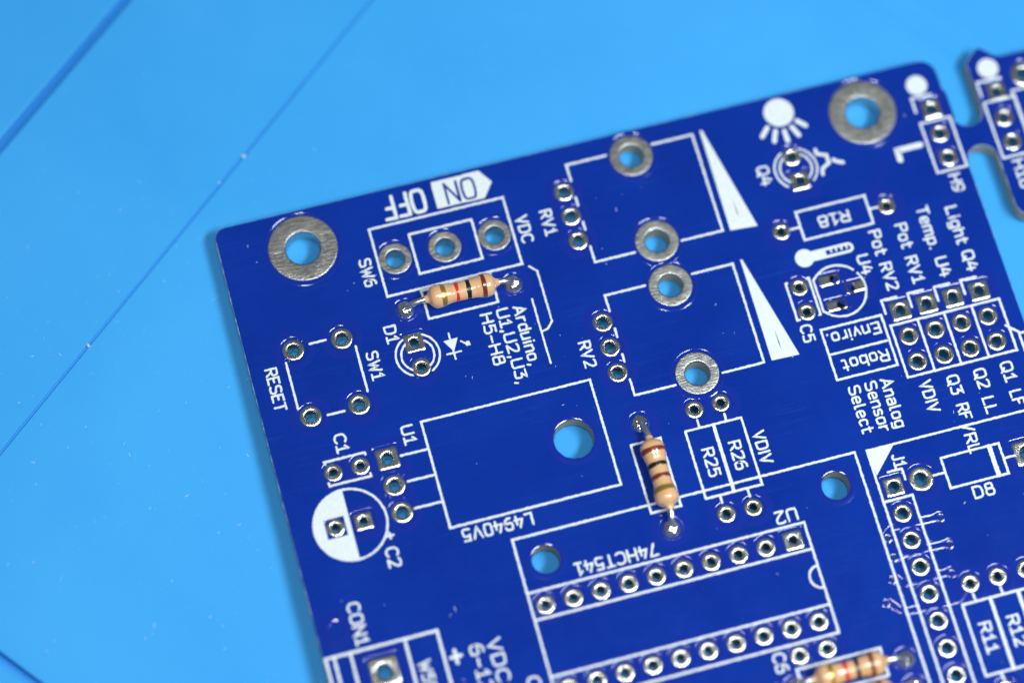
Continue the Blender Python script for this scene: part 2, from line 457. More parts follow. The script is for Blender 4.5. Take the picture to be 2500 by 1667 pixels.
# ------------------------------------------------------------------ helpers
def mesh_obj(name, verts, faces, mats, parent=None, smooth=False, fmat=None):
    me = bpy.data.meshes.new(name)
    me.from_pydata([tuple(p) for p in verts], [], faces)
    for m in (mats if isinstance(mats, (list, tuple)) else [mats]):
        me.materials.append(m)
    if fmat:
        me.polygons.foreach_set('material_index', fmat)
    if smooth:
        me.polygons.foreach_set('use_smooth', [True] * len(me.polygons))
    me.update()
    o = bpy.data.objects.new(name, me)
    C.objects.link(o)
    o.parent = parent
    return o

def empty(name, loc=(0, 0, 0)):
    o = bpy.data.objects.new(name, None); C.objects.link(o); o.location = loc
    o.empty_display_size = 1.0
    return o

def tag(o, label=None, cat=None, group=None, kind=None):
    for k, v in (('label', label), ('category', cat), ('group', group), ('kind', kind)):
        if v: o[k] = v
    return o

def in_poly(p, poly):
    x, y = p; c = False; j = len(poly) - 1
    for i in range(len(poly)):
        xi, yi = poly[i]; xj, yj = poly[j]
        if (yi > y) != (yj > y) and x < (xj - xi) * (y - yi) / (yj - yi) + xi: c = not c
        j = i
    return c

def circle(cx, cy, r, n=32, a0=0.0):
    return [(cx + r * math.cos(a0 + 2 * math.pi * i / n), cy + r * math.sin(a0 + 2 * math.pi * i / n)) for i in range(n)]

def cdt(loops, inside):
    vs, es = [], []
    for lp in loops:
        b = len(vs); vs += [Vector(p) for p in lp]
        es += [(b + i, b + (i + 1) % len(lp)) for i in range(len(lp))]
    V, E, F, *_ = delaunay_2d_cdt(vs, es, [], 0, 1e-5)
    out = []
    for f in F:
        m = sum((V[i] for i in f), Vector((0, 0))) / len(f)
        if inside((m.x, m.y)):
            a, b, c = V[f[0]], V[f[1]], V[f[2]]
            out.append(tuple(f) if (b - a).cross(c - a) > 0 else tuple(reversed(f)))
    return [(v.x, v.y) for v in V], out

def arc(c, r, a0, a1, n=16):
    return [(c[0] + r * math.cos(math.radians(a0 + (a1 - a0) * i / n)), c[1] + r * math.sin(math.radians(a0 + (a1 - a0) * i / n))) for i in range(n + 1)]

def chaikin(p, k=2):
    for _ in range(k):
        q = [p[0]]
        for a, b in zip(p, p[1:]):
            q += [(a[0] * .75 + b[0] * .25, a[1] * .75 + b[1] * .25), (a[0] * .25 + b[0] * .75, a[1] * .25 + b[1] * .75)]
        p = q + [p[-1]]
    return p

def resample(p, step):
    out = [p[0]]
    for a, b in zip(p, p[1:]):
        d = math.hypot(b[0] - a[0], b[1] - a[1]); n = max(1, int(d / step))
        out += [(a[0] + (b[0] - a[0]) * i / n, a[1] + (b[1] - a[1]) * i / n) for i in range(1, n + 1)]
    return out

ZI = 0.046
class Ink:
    """Collects printed strokes and filled shapes as thin raised sheets with sides."""
    k = 0
    def __init__(s): s.v = []; s.f = []
    def sheet(s, loop_l, loop_r, closed):
        Ink.k += 1; z = ZI + 0.0007 * (Ink.k * 7 % 31)
        b = len(s.v); n = len(loop_l)
        for l, r in zip(loop_l, loop_r):
            s.v += [(l[0], l[1], z), (r[0], r[1], z), (l[0], l[1], 0.0), (r[0], r[1], 0.0)]
        for i in range(n if closed else n - 1):
            a = b + 4 * i; c = b + 4 * ((i + 1) % n)
            s.f += [(a, a + 1, c + 1, c), (a, c, c + 2, a + 2), (a + 1, a + 3, c + 3, c + 1)]
        if not closed:
            s.f += [(b, b + 2, b + 3, b + 1), (b + 4 * (n - 1), b + 4 * (n - 1) + 1, b + 4 * (n - 1) + 3, b + 4 * (n - 1) + 2)]
    def stroke(s, pts, w, jit=0.024, step=0.14):
        closed = len(pts) > 2 and math.hypot(pts[0][0] - pts[-1][0], pts[0][1] - pts[-1][1]) < 1e-3
        p = resample(pts, step)
        if closed: p = p[:-1]
        q = [p[0]]
        for t in p[1:]:
            if math.hypot(t[0] - q[-1][0], t[1] - q[-1][1]) > 1e-4: q.append(t)
        p = q; n = len(p); h = w / 2
        if n < 2: return
        L, R = [], []
        for i in range(n):
            a = p[i - 1] if (i > 0 or closed) else None
            c = p[(i + 1) % n] if (i < n - 1 or closed) else None
            def u(x, y):
                d = math.hypot(y[0] - x[0], y[1] - x[1]) or 1; return ((y[0] - x[0]) / d, (y[1] - x[1]) / d)
            d1 = u(a, p[i]) if a else u(p[i], c); d2 = u(p[i], c) if c else d1
            nx, ny = -(d1[1] + d2[1]), d1[0] + d2[0]
            m = math.hypot(nx, ny) or 1; nx /= m; ny /= m
            cs = max(0.45, nx * -d1[1] + ny * d1[0])
            jl = random.uniform(-jit, jit); jr = random.uniform(-jit, jit)
            L.append((p[i][0] + nx * (h + jl) / cs, p[i][1] + ny * (h + jl) / cs))
            R.append((p[i][0] - nx * (h + jr) / cs, p[i][1] - ny * (h + jr) / cs))
        if not closed:
            def cap(pt, d):
                l, r = [], []
                for k in (1, 2, 3):
                    t = math.radians(90 - 24 * k + 0) if k < 3 else math.radians(12)
                    e = h * math.cos(t) * 0.98; o = h * math.sin(t)
                    l.append((pt[0] + d[0] * e - d[1] * o, pt[1] + d[1] * e + d[0] * o))
                    r.append((pt[0] + d[0] * e + d[1] * o, pt[1] + d[1] * e - d[0] * o))
                return l, r
            d = ((p[-1][0] - p[-2][0]), (p[-1][1] - p[-2][1])); m = math.hypot(*d); d = (d[0] / m, d[1] / m)
            l, r = cap(p[-1], d); L += l; R += r
            d = ((p[0][0] - p[1][0]), (p[0][1] - p[1][1])); m = math.hypot(*d); d = (d[0] / m, d[1] / m)
            l, r = cap(p[0], d); L = r[::-1] + L; R = l[::-1] + R
        s.sheet(L, R, closed)
    def fill(s, loops, inside):
        Ink.k += 1; z = ZI + 0.0007 * (Ink.k * 7 % 31)
        V, F = cdt(loops, inside)
        b = len(s.v); s.v += [(x, y, z) for x, y in V]
        s.f += [tuple(b + i for i in f) for f in F]
        for lp in loops:
            b = len(s.v); n = len(lp)
            s.v += [(x, y, z) for x, y in lp] + [(x, y, 0) for x, y in lp]
            s.f += [(b + i, b + n + i, b + n + (i + 1) % n, b + (i + 1) % n) for i in range(n)]
    def build(s, name, parent): return mesh_obj(name, s.v, s.f, INK, parent)

# single-stroke lettering: (width, [(smooth, points), ...]) on a unit cap height
GL = {
 'A': (.72, [(0, [(0, 0), (.36, 1), (.72, 0)]), (0, [(.13, .3), (.59, .3)])]),
 'C': (.68, [(1, [(.68, .12), (.5, 0), (.28, 0), (.02, .16), (0, .5), (.02, .84), (.28, 1), (.5, 1), (.68, .88)])]),
 'D': (.68, [(0, [(0, 0), (0, 1)]), (1, [(0, 1), (.3, 1), (.62, .95), (.68, .5), (.62, .05), (.3, 0), (0, 0)])]),
 'E': (.58, [(0, [(.58, 0), (0, 0), (0, 1), (.58, 1)]), (0, [(0, .52), (.42, .52)])]),
 'F': (.56, [(0, [(0, 0), (0, 1), (.56, 1)]), (0, [(0, .52), (.42, .52)])]),
 'H': (.68, [(0, [(0, 0), (0, 1)]), (0, [(.68, 0), (.68, 1)]), (0, [(0, .52), (.68, .52)])]),
 'I': (.08, [(0, [(.04, 0), (.04, 1)])]),
 'J': (.42, [(1, [(0, .12), (.1, 0), (.34, 0), (.42, .12), (.42, .4)]), (0, [(.42, .4), (.42, 1)])]),
 'L': (.54, [(0, [(0, 1), (0, 0), (.54, 0)])]),
 'N': (.68, [(0, [(0, 0), (0, 1), (.68, 0), (.68, 1)])]),
 'O': (.72, [(1, [(.36, 0), (.1, 0), (0, .25), (0, .75), (.1, 1), (.36, 1)]), (1, [(.36, 1), (.62, 1), (.72, .75), (.72, .25), (.62, 0), (.36, 0)])]),
 'P': (.62, [(0, [(0, 0), (0, 1)]), (1, [(0, 1), (.4, 1), (.62, .95), (.62, .52), (.4, .48), (0, .48)])]),
 'Q': (.72, [(1, [(.36, 0), (.1, 0), (0, .25), (0, .75), (.1, 1), (.36, 1)]), (1, [(.36, 1), (.62, 1), (.72, .75), (.72, .25), (.62, 0), (.36, 0)]), (0, [(.42, .22), (.74, -.12)])]),
 'R': (.64, [(0, [(0, 0), (0, 1)]), (1, [(0, 1), (.4, 1), (.64, .95), (.64, .53), (.4, .48), (0, .48)]), (0, [(.3, .48), (.64, 0)])]),
 'S': (.64, [(1, [(0, .08), (.2, 0), (.42, 0), (.64, .05), (.64, .45), (.4, .5), (.2, .54), (0, .6), (0, .95), (.22, 1), (.42, 1), (.6, .93)])]),
 'T': (.62, [(0, [(0, 1), (.62, 1)]), (0, [(.31, 1), (.31, 0)])]),
 'U': (.66, [(0, [(0, 1), (0, .3)]), (1, [(0, .3), (0, .05), (.2, 0), (.46, 0), (.66, .05), (.66, .3)]), (0, [(.66, .3), (.66, 1)])]),
 'V': (.7, [(0, [(0, 1), (.35, 0), (.7, 1)])]),
 'W': (.92, [(0, [(0, 1), (.22, 0), (.46, .72), (.70, 0), (.92, 1)])]),
 '0': (.6, [(1, [(.3, 0), (.06, 0), (0, .25), (0, .75), (.06, 1), (.3, 1)]), (1, [(.3, 1), (.54, 1), (.6, .75), (.6, .25), (.54, 0), (.3, 0)])]),
 '1': (.5, [(0, [(.04, .76), (.27, 1), (.27, 0)]), (0, [(0, 0), (.54, 0)])]),
 '2': (.6, [(1, [(.02, .9), (.1, 1), (.45, 1), (.62, .95), (.6, .62), (.3, .3), (0, 0)]), (0, [(0, 0), (.62, 0)])]),
 '3': (.6, [(0, [(0, 1), (.58, 1), (.26, .6)]), (1, [(.26, .6), (.58, .6), (.6, .3), (.56, 0), (.25, 0), (0, .06)])]),
 '4': (.62, [(0, [(.5, 0), (.5, .72)]), (0, [(.28, 1), (0, .32), (.66, .32)])]),
 '5': (.6, [(0, [(.56, 1), (.08, 1), (.04, .54)]), (1, [(.04, .54), (.2, .64), (.52, .62), (.6, .35), (.56, 0), (.25, 0), (0, .05)])]),
 '6': (.6, [(1, [(.5, 1), (.2, 1), (0, .7), (0, .25), (.06, 0), (.3, 0), (.54, 0), (.6, .2), (.6, .4), (.54, .58), (.3, .58), (.08, .56), (.02, .36)])]),
 '7': (.58, [(0, [(0, 1), (.6, 1), (.2, 0)])]),
 '8': (.6, [(1, [(.3, .55), (.04, .55), (.04, 1), (.3, 1), (.56, 1), (.56, .55), (.3, .55)]), (1, [(.3, .55), (0, .55), (0, 0), (.3, 0), (.6, 0), (.6, .55), (.3, .55)])]),
 '9': (.6, [(1, [(.1, 0), (.4, 0), (.6, .3), (.6, .75), (.54, 1), (.3, 1), (.06, 1), (0, .8), (0, .6), (.06, .42), (.3, .42), (.52, .44), (.58, .64)])]),
 '-': (.5, [(0, [(0, .4), (.5, .4)])]),
 '+': (.8, [(0, [(0, .5), (.8, .5)]), (0, [(.4, .1), (.4, .9)])]),
 '/': (.5, [(0, [(0, -.2), (.5, 1.05)])]),
 '.': (.12, [(0, [(.05, .02), (.07, .04)])]),
 ',': (.14, [(0, [(.1, .06), (.04, -.2)])]),
 ' ': (.3, []),
 'a': (.5, [(1, [(.03, .64), (.15, .7), (.4, .7), (.5, .6), (.5, .4)]), (0, [(.5, .4), (.5, 0)]), (1, [(.5, .38), (.2, .4), (0, .36), (0, .02), (.2, 0), (.42, 0), (.5, .12)])]),
 'b': (.52, [(0, [(0, 0), (0, 1)]), (1, [(0, .6), (.2, .7), (.44, .7), (.52, .55), (.52, .15), (.44, 0), (.2, 0), (0, .08)])]),
 'c': (.46, [(1, [(.46, .62), (.3, .7), (.12, .7), (0, .55), (0, .15), (.12, 0), (.3, 0), (.46, .08)])]),
 'd': (.52, [(0, [(.52, 0), (.52, 1)]), (1, [(.52, .6), (.32, .7), (.08, .7), (0, .55), (0, .15), (.08, 0), (.32, 0), (.52, .08)])]),
 'e': (.5, [(1, [(.48, .05), (.35, 0), (.12, 0), (0, .12), (0, .55), (.12, .7), (.38, .7), (.5, .58), (.5, .4)]), (0, [(.5, .37), (0, .33)])]),
 'g': (.52, [(0, [(.52, .7), (.52, -.1)]), (1, [(.52, -.1), (.5, -.3), (.25, -.3), (.05, -.27)]), (1, [(.52, .6), (.32, .7), (.08, .7), (0, .55), (0, .15), (.08, 0), (.32, 0), (.52, .08)])]),
 'h': (.5, [(0, [(0, 0), (0, 1)]), (1, [(0, .55), (.2, .72), (.5, .74), (.5, .4), (.5, 0)])]),
 'i': (.1, [(0, [(.05, 0), (.05, .68)]), (0, [(.05, .96), (.05, .99)])]),
 'l': (.2, [(1, [(.02, 1), (.02, .2), (.04, 0), (.2, 0)])]),
 'm': (.8, [(0, [(0, 0), (0, .7)]), (1, [(0, .55), (.14, .72), (.4, .72), (.4, .45), (.4, 0)]), (1, [(.4, .55), (.54, .72), (.8, .72), (.8, .45), (.8, 0)])]),
 'n': (.5, [(0, [(0, 0), (0, .7)]), (1, [(0, .55), (.18, .72), (.5, .74), (.5, .4), (.5, 0)])]),
 'o': (.52, [(1, [(.26, 0), (.05, 0), (0, .2), (0, .5), (.05, .7), (.26, .7)]), (1, [(.26, .7), (.47, .7), (.52, .5), (.52, .2), (.47, 0), (.26, 0)])]),
 'p': (.52, [(0, [(0, .7), (0, -.3)]), (1, [(0, .6), (.2, .7), (.44, .7), (.52, .55), (.52, .15), (.44, 0), (.2, 0), (0, .08)])]),
 'r': (.36, [(0, [(0, 0), (0, .7)]), (1, [(0, .45), (.12, .68), (.36, .7)])]),
 's': (.44, [(1, [(0, .05), (.15, 0), (.3, 0), (.46, .06), (.44, .3), (.22, .36), (.02, .42), (0, .62), (.14, .7), (.3, .7), (.43, .64)])]),
 't': (.38, [(0, [(0, .7), (.38, .7)]), (1, [(.12, 1), (.12, .3), (.12, 0), (.25, 0), (.38, 0)])]),
 'u': (.5, [(0, [(.5, 0), (.5, .7)]), (1, [(0, .7), (0, .3), (0, -.04), (.3, -.02), (.5, .15)])]),
 'v': (.46, [(0, [(0, .7), (.23, 0), (.46, .7)])]),
}
def text_strokes(s, ang, cap, cx, cy, length, w):
    gap = 0.27; x = 0.0; st = []
    for ch in s:
        gw, gs = GL[ch]
        for sm, pts in gs:
            p = [(x + px, py) for px, py in pts]
            st.append(chaikin(p, 3) if sm else p)
        x += gw + gap
    tot = max(x - gap, 0.05)
    sx = max((length - w), 0.1) / tot
    if s in ('+',): sx = (length - w) / tot
    sy = cap
    dx, dy = {0: ((1, 0), (0, 1)), 90: ((0, -1), (1, 0)), 180: ((-1, 0), (0, -1))}[ang]
    out = []
    for p in st:
        out.append([(cx + dx[0] * (a - tot / 2) * sx + dy[0] * (b - .5) * sy, cy + dx[1] * (a - tot / 2) * sx + dy[1] * (b - .5) * sy) for a, b in p])
    return out

# ------------------------------------------------------------------ the mat on the bench
def mat_z(x, y): return -1.98 + 0.019 * min(y, 25.0)     # the board is propped up a little towards its lower end
A = math.radians(39.0)
def mat_coords():
    # u runs along the long grooves, w across them
    eu = Vector((math.cos(A), math.sin(A))); ew = Vector((-math.sin(A), math.cos(A)))
    def proj(p, e): return Vector(p).dot(e)
    gw = [(proj((-9.9, 19.9), ew), 0.5, 1.35), (proj((0.27, 3.95), ew), 0.15, 0.32), (proj((0.27, 3.95), ew) - 190, .6, .5)]
    gu = [(proj((-25.98, -34.98), eu), 0.42, 1.5), (proj((70.28, 4.64), eu), 1.3, 0.12)]
    def prof(gs, lo, hi):
        xs = {lo: 0.0, hi: 0.0}
        for c, h, d in gs:
            steep = ((-1.25, 0), (-1, .06), (-.86, .9), (-.7, 1), (.7, 1), (.86, .9), (1, .06), (1.25, 0))
            soft = ((-1.6, 0), (-1.15, .1), (-.8, .5), (-.45, .92), (0, 1), (.45, .92), (.8, .5), (1.15, .1), (1.6, 0))
            for f, k in (steep if h < 1 else soft):
                xs[c + f * h] = -d * k
        for i in range(13):
            x = lo + (hi - lo) * i / 12
            if not any(abs(x - c) < 2 * h for c, h, d in gs): xs.setdefault(x, 0.0)
        return sorted(xs.items())
    U = prof(gu, -260, 330); W = prof(gw, -300, 290)
    V, F = [], []
    for u, zu in U:
        for w, zw in W:
            p = eu * u + ew * w
            V.append((p.x, p.y, mat_z(p.x, p.y) + min(zu, zw)))
    n = len(W)
    for i in range(len(U) - 1):
        for j in range(n - 1):
            F.append((i * n + j, (i + 1) * n + j, (i + 1) * n + j + 1, i * n + j + 1))
    return V, F
V, F = mat_coords()
work_mat = mesh_obj('work_mat', V, F, MAT, smooth=False)
tag(work_mat, 'light blue silicone work mat with straight grooves under the board', 'mat', kind='structure')

# ------------------------------------------------------------------ the circuit board
board = empty('circuit_board', (0, 0, -1.6))
tag(board, 'blue unfinished circuit board with white lettering and bare solder pads', 'circuit board')
def part(o):
    o.parent = board
    o.matrix_parent_inverse = Matrix.Translation((0, 0, 1.6))
    return o

def panel_outline():
    R = 1.6; o = []
    o += arc((R - .55, -R + .55), R - .55, 180, 90, 8)              # top-left corner
    o += arc((69.55 - 1.5, -1.5), 1.5, 90, 0, 8)                    # top-right corner of the main board
    o += arc((71.08, -6.05), 1.53, 180, 360, 16)                    # closed end of the upper slot
    o += [(72.61, -1.9)]
    o += arc((73.1, -1.55), .5, 170, 135, 3) + arc((74.15, -.72), .58, 130, 58, 6)   # ear of the second piece
    o += [(75.05, -.85), (75.45, -1.22), (76.0, -1.43), (77.5, -1.43), (96, -1.43)]
    o += [(96, -17.6), (74.2, -17.6)] + arc((74.05, -16.05), 1.5, 255, 180, 6)
    o += [(72.55, -14.5)]
    o += arc((71.05, -11.1), 1.5, 0, 180, 16)                       # closed end of the lower slot
    o += [(69.55, -14), (69.55, -86), (0.0, -86)]
    return o
OUT = panel_outline()
holes = []
for p in PADS:
    if p[0] == 'rect': holes.append((p[5], p[6], p[2] / 2 + .02, 24))
    else: holes.append((p[3], p[4], p[2] / 2 + (0 if p[0] == 'npth' else .02), 48 if p[2] > 2 else (28 if p[2] > 1.2 else 20)))
for x, y in VIAS[1:]: holes.append((x, y, .14, 12))
hole_loops = [circle(x, y, r, n) for x, y, r, n in holes]
def on_board(p):
    if not in_poly(p, OUT): return False
    return all((p[0] - x) ** 2 + (p[1] - y) ** 2 > (r * .985) ** 2 for x, y, r, n in holes)
V2, F2 = cdt([OUT] + hole_loops, on_board)
nv = len(V2)
BV = [(x, y, 0.0) for x, y in V2] + [(x, y, -1.6) for x, y in V2]
BF = list(F2) + [tuple(nv + i for i in reversed(f)) for f in F2]
BM = [0] * len(BF)
# outer walls with a narrow worn arris
area = sum(a[0] * b[1] - b[0] * a[1] for a, b in zip(OUT, OUT[1:] + OUT[:1]))
sg = 1 if area > 0 else -1
fine = resample(OUT + [OUT[0]], 0.5)[:-1]
n = len(fine); b0 = len(BV); rowA, rowB, rowC = [], [], []
for i in range(n):
    a, c = fine[i - 1], fine[(i + 1) % n]
    d = Vector((c[0] - a[0], c[1] - a[1])).normalized(); nx, ny = d.y * sg, -d.x * sg
    e = random.uniform(0.015, 0.075)
    rowA.append((fine[i][0], fine[i][1], 0.0)); rowB.append((fine[i][0] + nx * e, fine[i][1] + ny * e, -0.07)); rowC.append((fine[i][0] + nx * .03, fine[i][1] + ny * .03, -1.6))
BV += rowA + rowB + rowC
for i in range(n):
    j = (i + 1) % n
    for r, m in ((0, 2), (1, 1)):
        q = (b0 + r * n + i, b0 + (r + 1) * n + i, b0 + (r + 1) * n + j, b0 + r * n + j)
        BF.append(q if sg > 0 else tuple(reversed(q))); BM.append(m)
for lp in hole_loops:
    b1 = len(BV); k = len(lp)
    BV += [(x, y, 0.0) for x, y in lp] + [(x, y, -1.6) for x, y in lp]
    for i in range(k):
        BF.append((b1 + i, b1 + (i + 1) % k, b1 + k + (i + 1) % k, b1 + k + i)); BM.append(1)
part(mesh_obj('board_panel', BV, BF, [MASK, FR4, FIBRE], fmat=BM))

# --- raised mask edges round pads, vias and along copper tracks
class Ridge:
    def __init__(s): s.v = []; s.f = []
    def ring(s, loops):
        b = len(s.v); k = len(loops[0][0])
        for lp, z in loops: s.v += [(x, y, z) for x, y in lp]
        for r in range(len(loops) - 1):
            for i in range(k):
                s.f.append((b + r * k + i, b + (r + 1) * k + i, b + (r + 1) * k + (i + 1) % k, b + r * k + (i + 1) % k))
    def line(s, pts, w=0.075, h=0.03):
        p = resample(pts, 0.3); b = len(s.v); n = len(p)
        for i in range(n):
            a, c = p[max(i - 1, 0)], p[min(i + 1, n - 1)]
            d = Vector((c[0] - a[0], c[1] - a[1])).normalized(); nx, ny = -d.y, d.x
            for o, z in ((-1.5, -.004), (-.8, h * .45), (-.3, h * .95), (.3, h * .95), (.8, h * .45), (1.5, -.004)):
                s.v.append((p[i][0] + nx * o * w, p[i][1] + ny * o * w, z))
        for i in range(n - 1):
            for j in range(5):
                s.f.append((b + i * 6 + j, b + (i + 1) * 6 + j, b + (i + 1) * 6 + j + 1, b + i * 6 + j + 1))
RD = Ridge()
def pad_loop(kind, d, cx, cy, off, n):
    if kind == 'square' or kind == 'rect':
        hx, hy = (d / 2, d / 2) if kind == 'square' else (d[0] / 2, d[1] / 2)
        hx += off; hy += off; rc = 0.12 + max(off, 0) * .6
        out = []
        for i in range(n):
            t = 2 * math.pi * (i + .5) / n
            c, s_ = math.cos(t), math.sin(t)
            k = min(hx / abs(c) if abs(c) > 1e-9 else 1e9, hy / abs(s_) if abs(s_) > 1e-9 else 1e9)
            x, y = c * k, s_ * k
            ix, iy = hx - rc, hy - rc
            if abs(x) > ix and abs(y) > iy:
                qx, qy = abs(x) - ix, abs(y) - iy; m = math.hypot(qx, qy)
                if m > rc: x = math.copysign(ix + qx * rc / m, x); y = math.copysign(iy + qy * rc / m, y)
            out.append((cx + x, cy + y))
        return out
    r = d / 2 + off
    return [(cx + r * math.cos(2 * math.pi * (i + .5) / n), cy + r * math.sin(2 * math.pi * (i + .5) / n)) for i in range(n)]

SILK_CLEAR = []
for p in PADS:
    kind, d = p[0], p[1]
    k2 = kind if kind in ('square', 'rect') else 'round'
    n = 48
    if kind == 'npth':
        RD.ring([(circle(p[3], p[4], p[2] / 2 + .0, n), 0.0), (circle(p[3], p[4], p[2] / 2 + .07, n), .03), (circle(p[3], p[4], p[2] / 2 + .17, n), .055), (circle(p[3], p[4], p[2] / 2 + .3, n), .045), (circle(p[3], p[4], p[2] / 2 + .6, n), -.003)])
        continue
    g = 0.2 if kind != 'big' else .22
    RD.ring([(pad_loop(k2, d, p[3], p[4], g, n), -.004), (pad_loop(k2, d, p[3], p[4], g + .03, n), .012), (pad_loop(k2, d, p[3], p[4], g + .07, n), .031), (pad_loop(k2, d, p[3], p[4], g + .115, n), .043), (pad_loop(k2, d, p[3], p[4], g + .16, n), .045), (pad_loop(k2, d, p[3], p[4], g + (.75 if kind == 'rect' or d < 2.9 else .3), n), -.003)])
for x, y in VIAS:
    r = .62 if y < -39 and x < 10 else .3
    if r > .5:
        RD.ring([(circle(x, y, r - .04, 40), -.004), (circle(x, y, r + .04, 40), .018), (circle(x, y, r + .13, 40), .046), (circle(x, y, r + .24, 40), .062), (circle(x, y, r + .36, 40), .06), (circle(x, y, r + 1.1, 40), -.004)])
        continue
    RD.ring([(circle(x, y, r - .1, 20), -.01), (circle(x, y, r, 20), .03), (circle(x, y, r + .07, 20), .032), (circle(x, y, r + .18, 20), -.004)])
for k, pl in enumerate(RELIEF): RD.line(pl, .095, .04 if k < len(RELIEF) - 2 else .012)
for x, y, r0 in ((40.37, -49.37, .8), (40.37, -51.85, .8), (20.05, -41.75, .8), (67.94, -10.05, .9), (4.31, -13.14, 1.0), (15.1, -17.65, .9), (53.82, -21.47, .75), (9.95, -27.78, 1.0)):
    for q in range(4):                                   # thermal spokes of the ground pads
        a = math.radians(45 + 90 * q); c, s_ = math.cos(a), math.sin(a)
        for o in (-.2, .2):
            RD.line([(x + c * (r0 + .03) - s_ * o, y + s_ * (r0 + .03) + c * o), (x + c * (r0 + .36) - s_ * o, y + s_ * (r0 + .36) + c * o)], .05, .03)
tag(part(mesh_obj('mask_ridges', RD.v, RD.f, EDGE, smooth=True)), kind='stuff')

# --- pads: ring of tin with a plated barrel
cache = {}
def pad_mesh(kind, d, h, ox=0.0, oy=0.0):
    key = (kind, str(d), h, round(ox, 2), round(oy, 2))
    if key in cache: return cache[key]
    n = 56 if (kind in ('round', 'big') and d > 3.5) else 40
    k2 = kind if kind in ('square', 'rect') else 'round'
    small = not (k2 == 'round' and d > 2.9)
    hz = .07 if small else .04
    outer = pad_loop(k2, d, ox, oy, 0, n); edge = pad_loop(k2, d, ox, oy, -.06 if small else -.03, n); top0 = pad_loop(k2, d, ox, oy, -.15 if small else -.06, n)
    top = pad_loop(k2, d, ox, oy, -.19 if small else -.09, n)
    rq = random.Random(str(key)); p1, p2 = rq.uniform(0, 6), rq.uniform(0, 6)
    def ring_to(lp, t, rr):   # blends from the outline towards the hole
        out = []
        for i, q in enumerate(lp):
            a = math.atan2(q[1], q[0]); wb = 1 + (.02 * math.sin(2 * a + p1) + .015 * math.sin(3 * a + p2) if rr < 1 and small else 0)
            c = (rr * wb * math.cos(a), rr * wb * math.sin(a))
            out.append((q[0] * (1 - t) + c[0] * t, q[1] * (1 - t) + c[1] * t))
        return out
    r = h / 2
    rows = [(outer, -.002), (edge, hz * .62), (top0, hz * .96), (top, hz), (ring_to(top, 1, r + .15), hz), (ring_to(top, 1, r + .11), hz * .93),
            (ring_to(top, 1, r + .045), hz * .5), (ring_to(top, 1, r - (.03 if small else -.01)), -.05), (ring_to(top, 1, r - (.055 if small else 0)), -.18), (ring_to(top, 1, r - (.055 if small else 0)), -.8), (ring_to(top, 1, r - (.055 if small else 0)), -1.62)]
    V, F, FM = [], [], []
    for lp, z in rows: V += [(x, y, z) for x, y in lp]
    for k in range(len(rows) - 1):
        for i in range(n):
            F.append((k * n + i, k * n + (i + 1) % n, (k + 1) * n + (i + 1) % n, (k + 1) * n + i)); FM.append(1 if (k >= 8 and kind == 'big') else 0)
    me = bpy.data.meshes.new('solder_pad')
    me.from_pydata(V, [], F)
    me.materials.append(TIN if small else TIN_FLAT); me.materials.append(FR4)
    me.polygons.foreach_set('material_index', FM)
    me.polygons.foreach_set('use_smooth', [True] * len(F))
    me.update()
    cache[key] = me
    return me
for p in PADS:
    if p[0] == 'npth': continue
    if p[0] == 'rect':
        me = pad_mesh('rect', p[1], p[2], p[3] - p[5], p[4] - p[6]); loc = (p[5], p[6], 0); spin = 0
    else:
        me = pad_mesh('round' if p[0] == 'solder' else p[0], p[1], p[2]); loc = (p[3], p[4], 0)
        spin = 0 if p[0] == 'square' else random.uniform(0, 6.28)
    o = bpy.data.objects.new('solder_pad', me); C.objects.link(o); o.location = loc; o.rotation_euler = (0, 0, spin)
    part(o)

# --- white print: outlines, shapes and lettering, each a part of the board
for name, w, pts in LINES:
    ink = Ink(); ink.stroke(pts, w * 1.05)
    part(ink.build('printed_line' if name != 'outline' else 'printed_outline', None))
def shape(name, loops, inside):
    ink = Ink(); ink.fill(loops, inside); return part(ink.build(name, None))
def strokes(name, lst):
    ink = Ink()
    for pts, w in lst: ink.stroke(pts, w)
    return part(ink.build(name, None))
ON = [t for t in TEXTS if t[0] == 'ON'][0]
for t in TEXTS:
    if t[0] == 'ON': continue
    strokes('printed_text', [(s, t[6] * 1.1) for s in text_strokes(*t)])
on_st = text_strokes(*ON); hw = ON[6] / 2
def seg_dist(p, a, b):
    ax, ay = a; dx, dy = b[0] - ax, b[1] - ay; l = dx * dx + dy * dy
    t = max(0, min(1, ((p[0] - ax) * dx + (p[1] - ay) * dy) / l)) if l else 0
    return math.hypot(p[0] - ax - t * dx, p[1] - ay - t * dy)
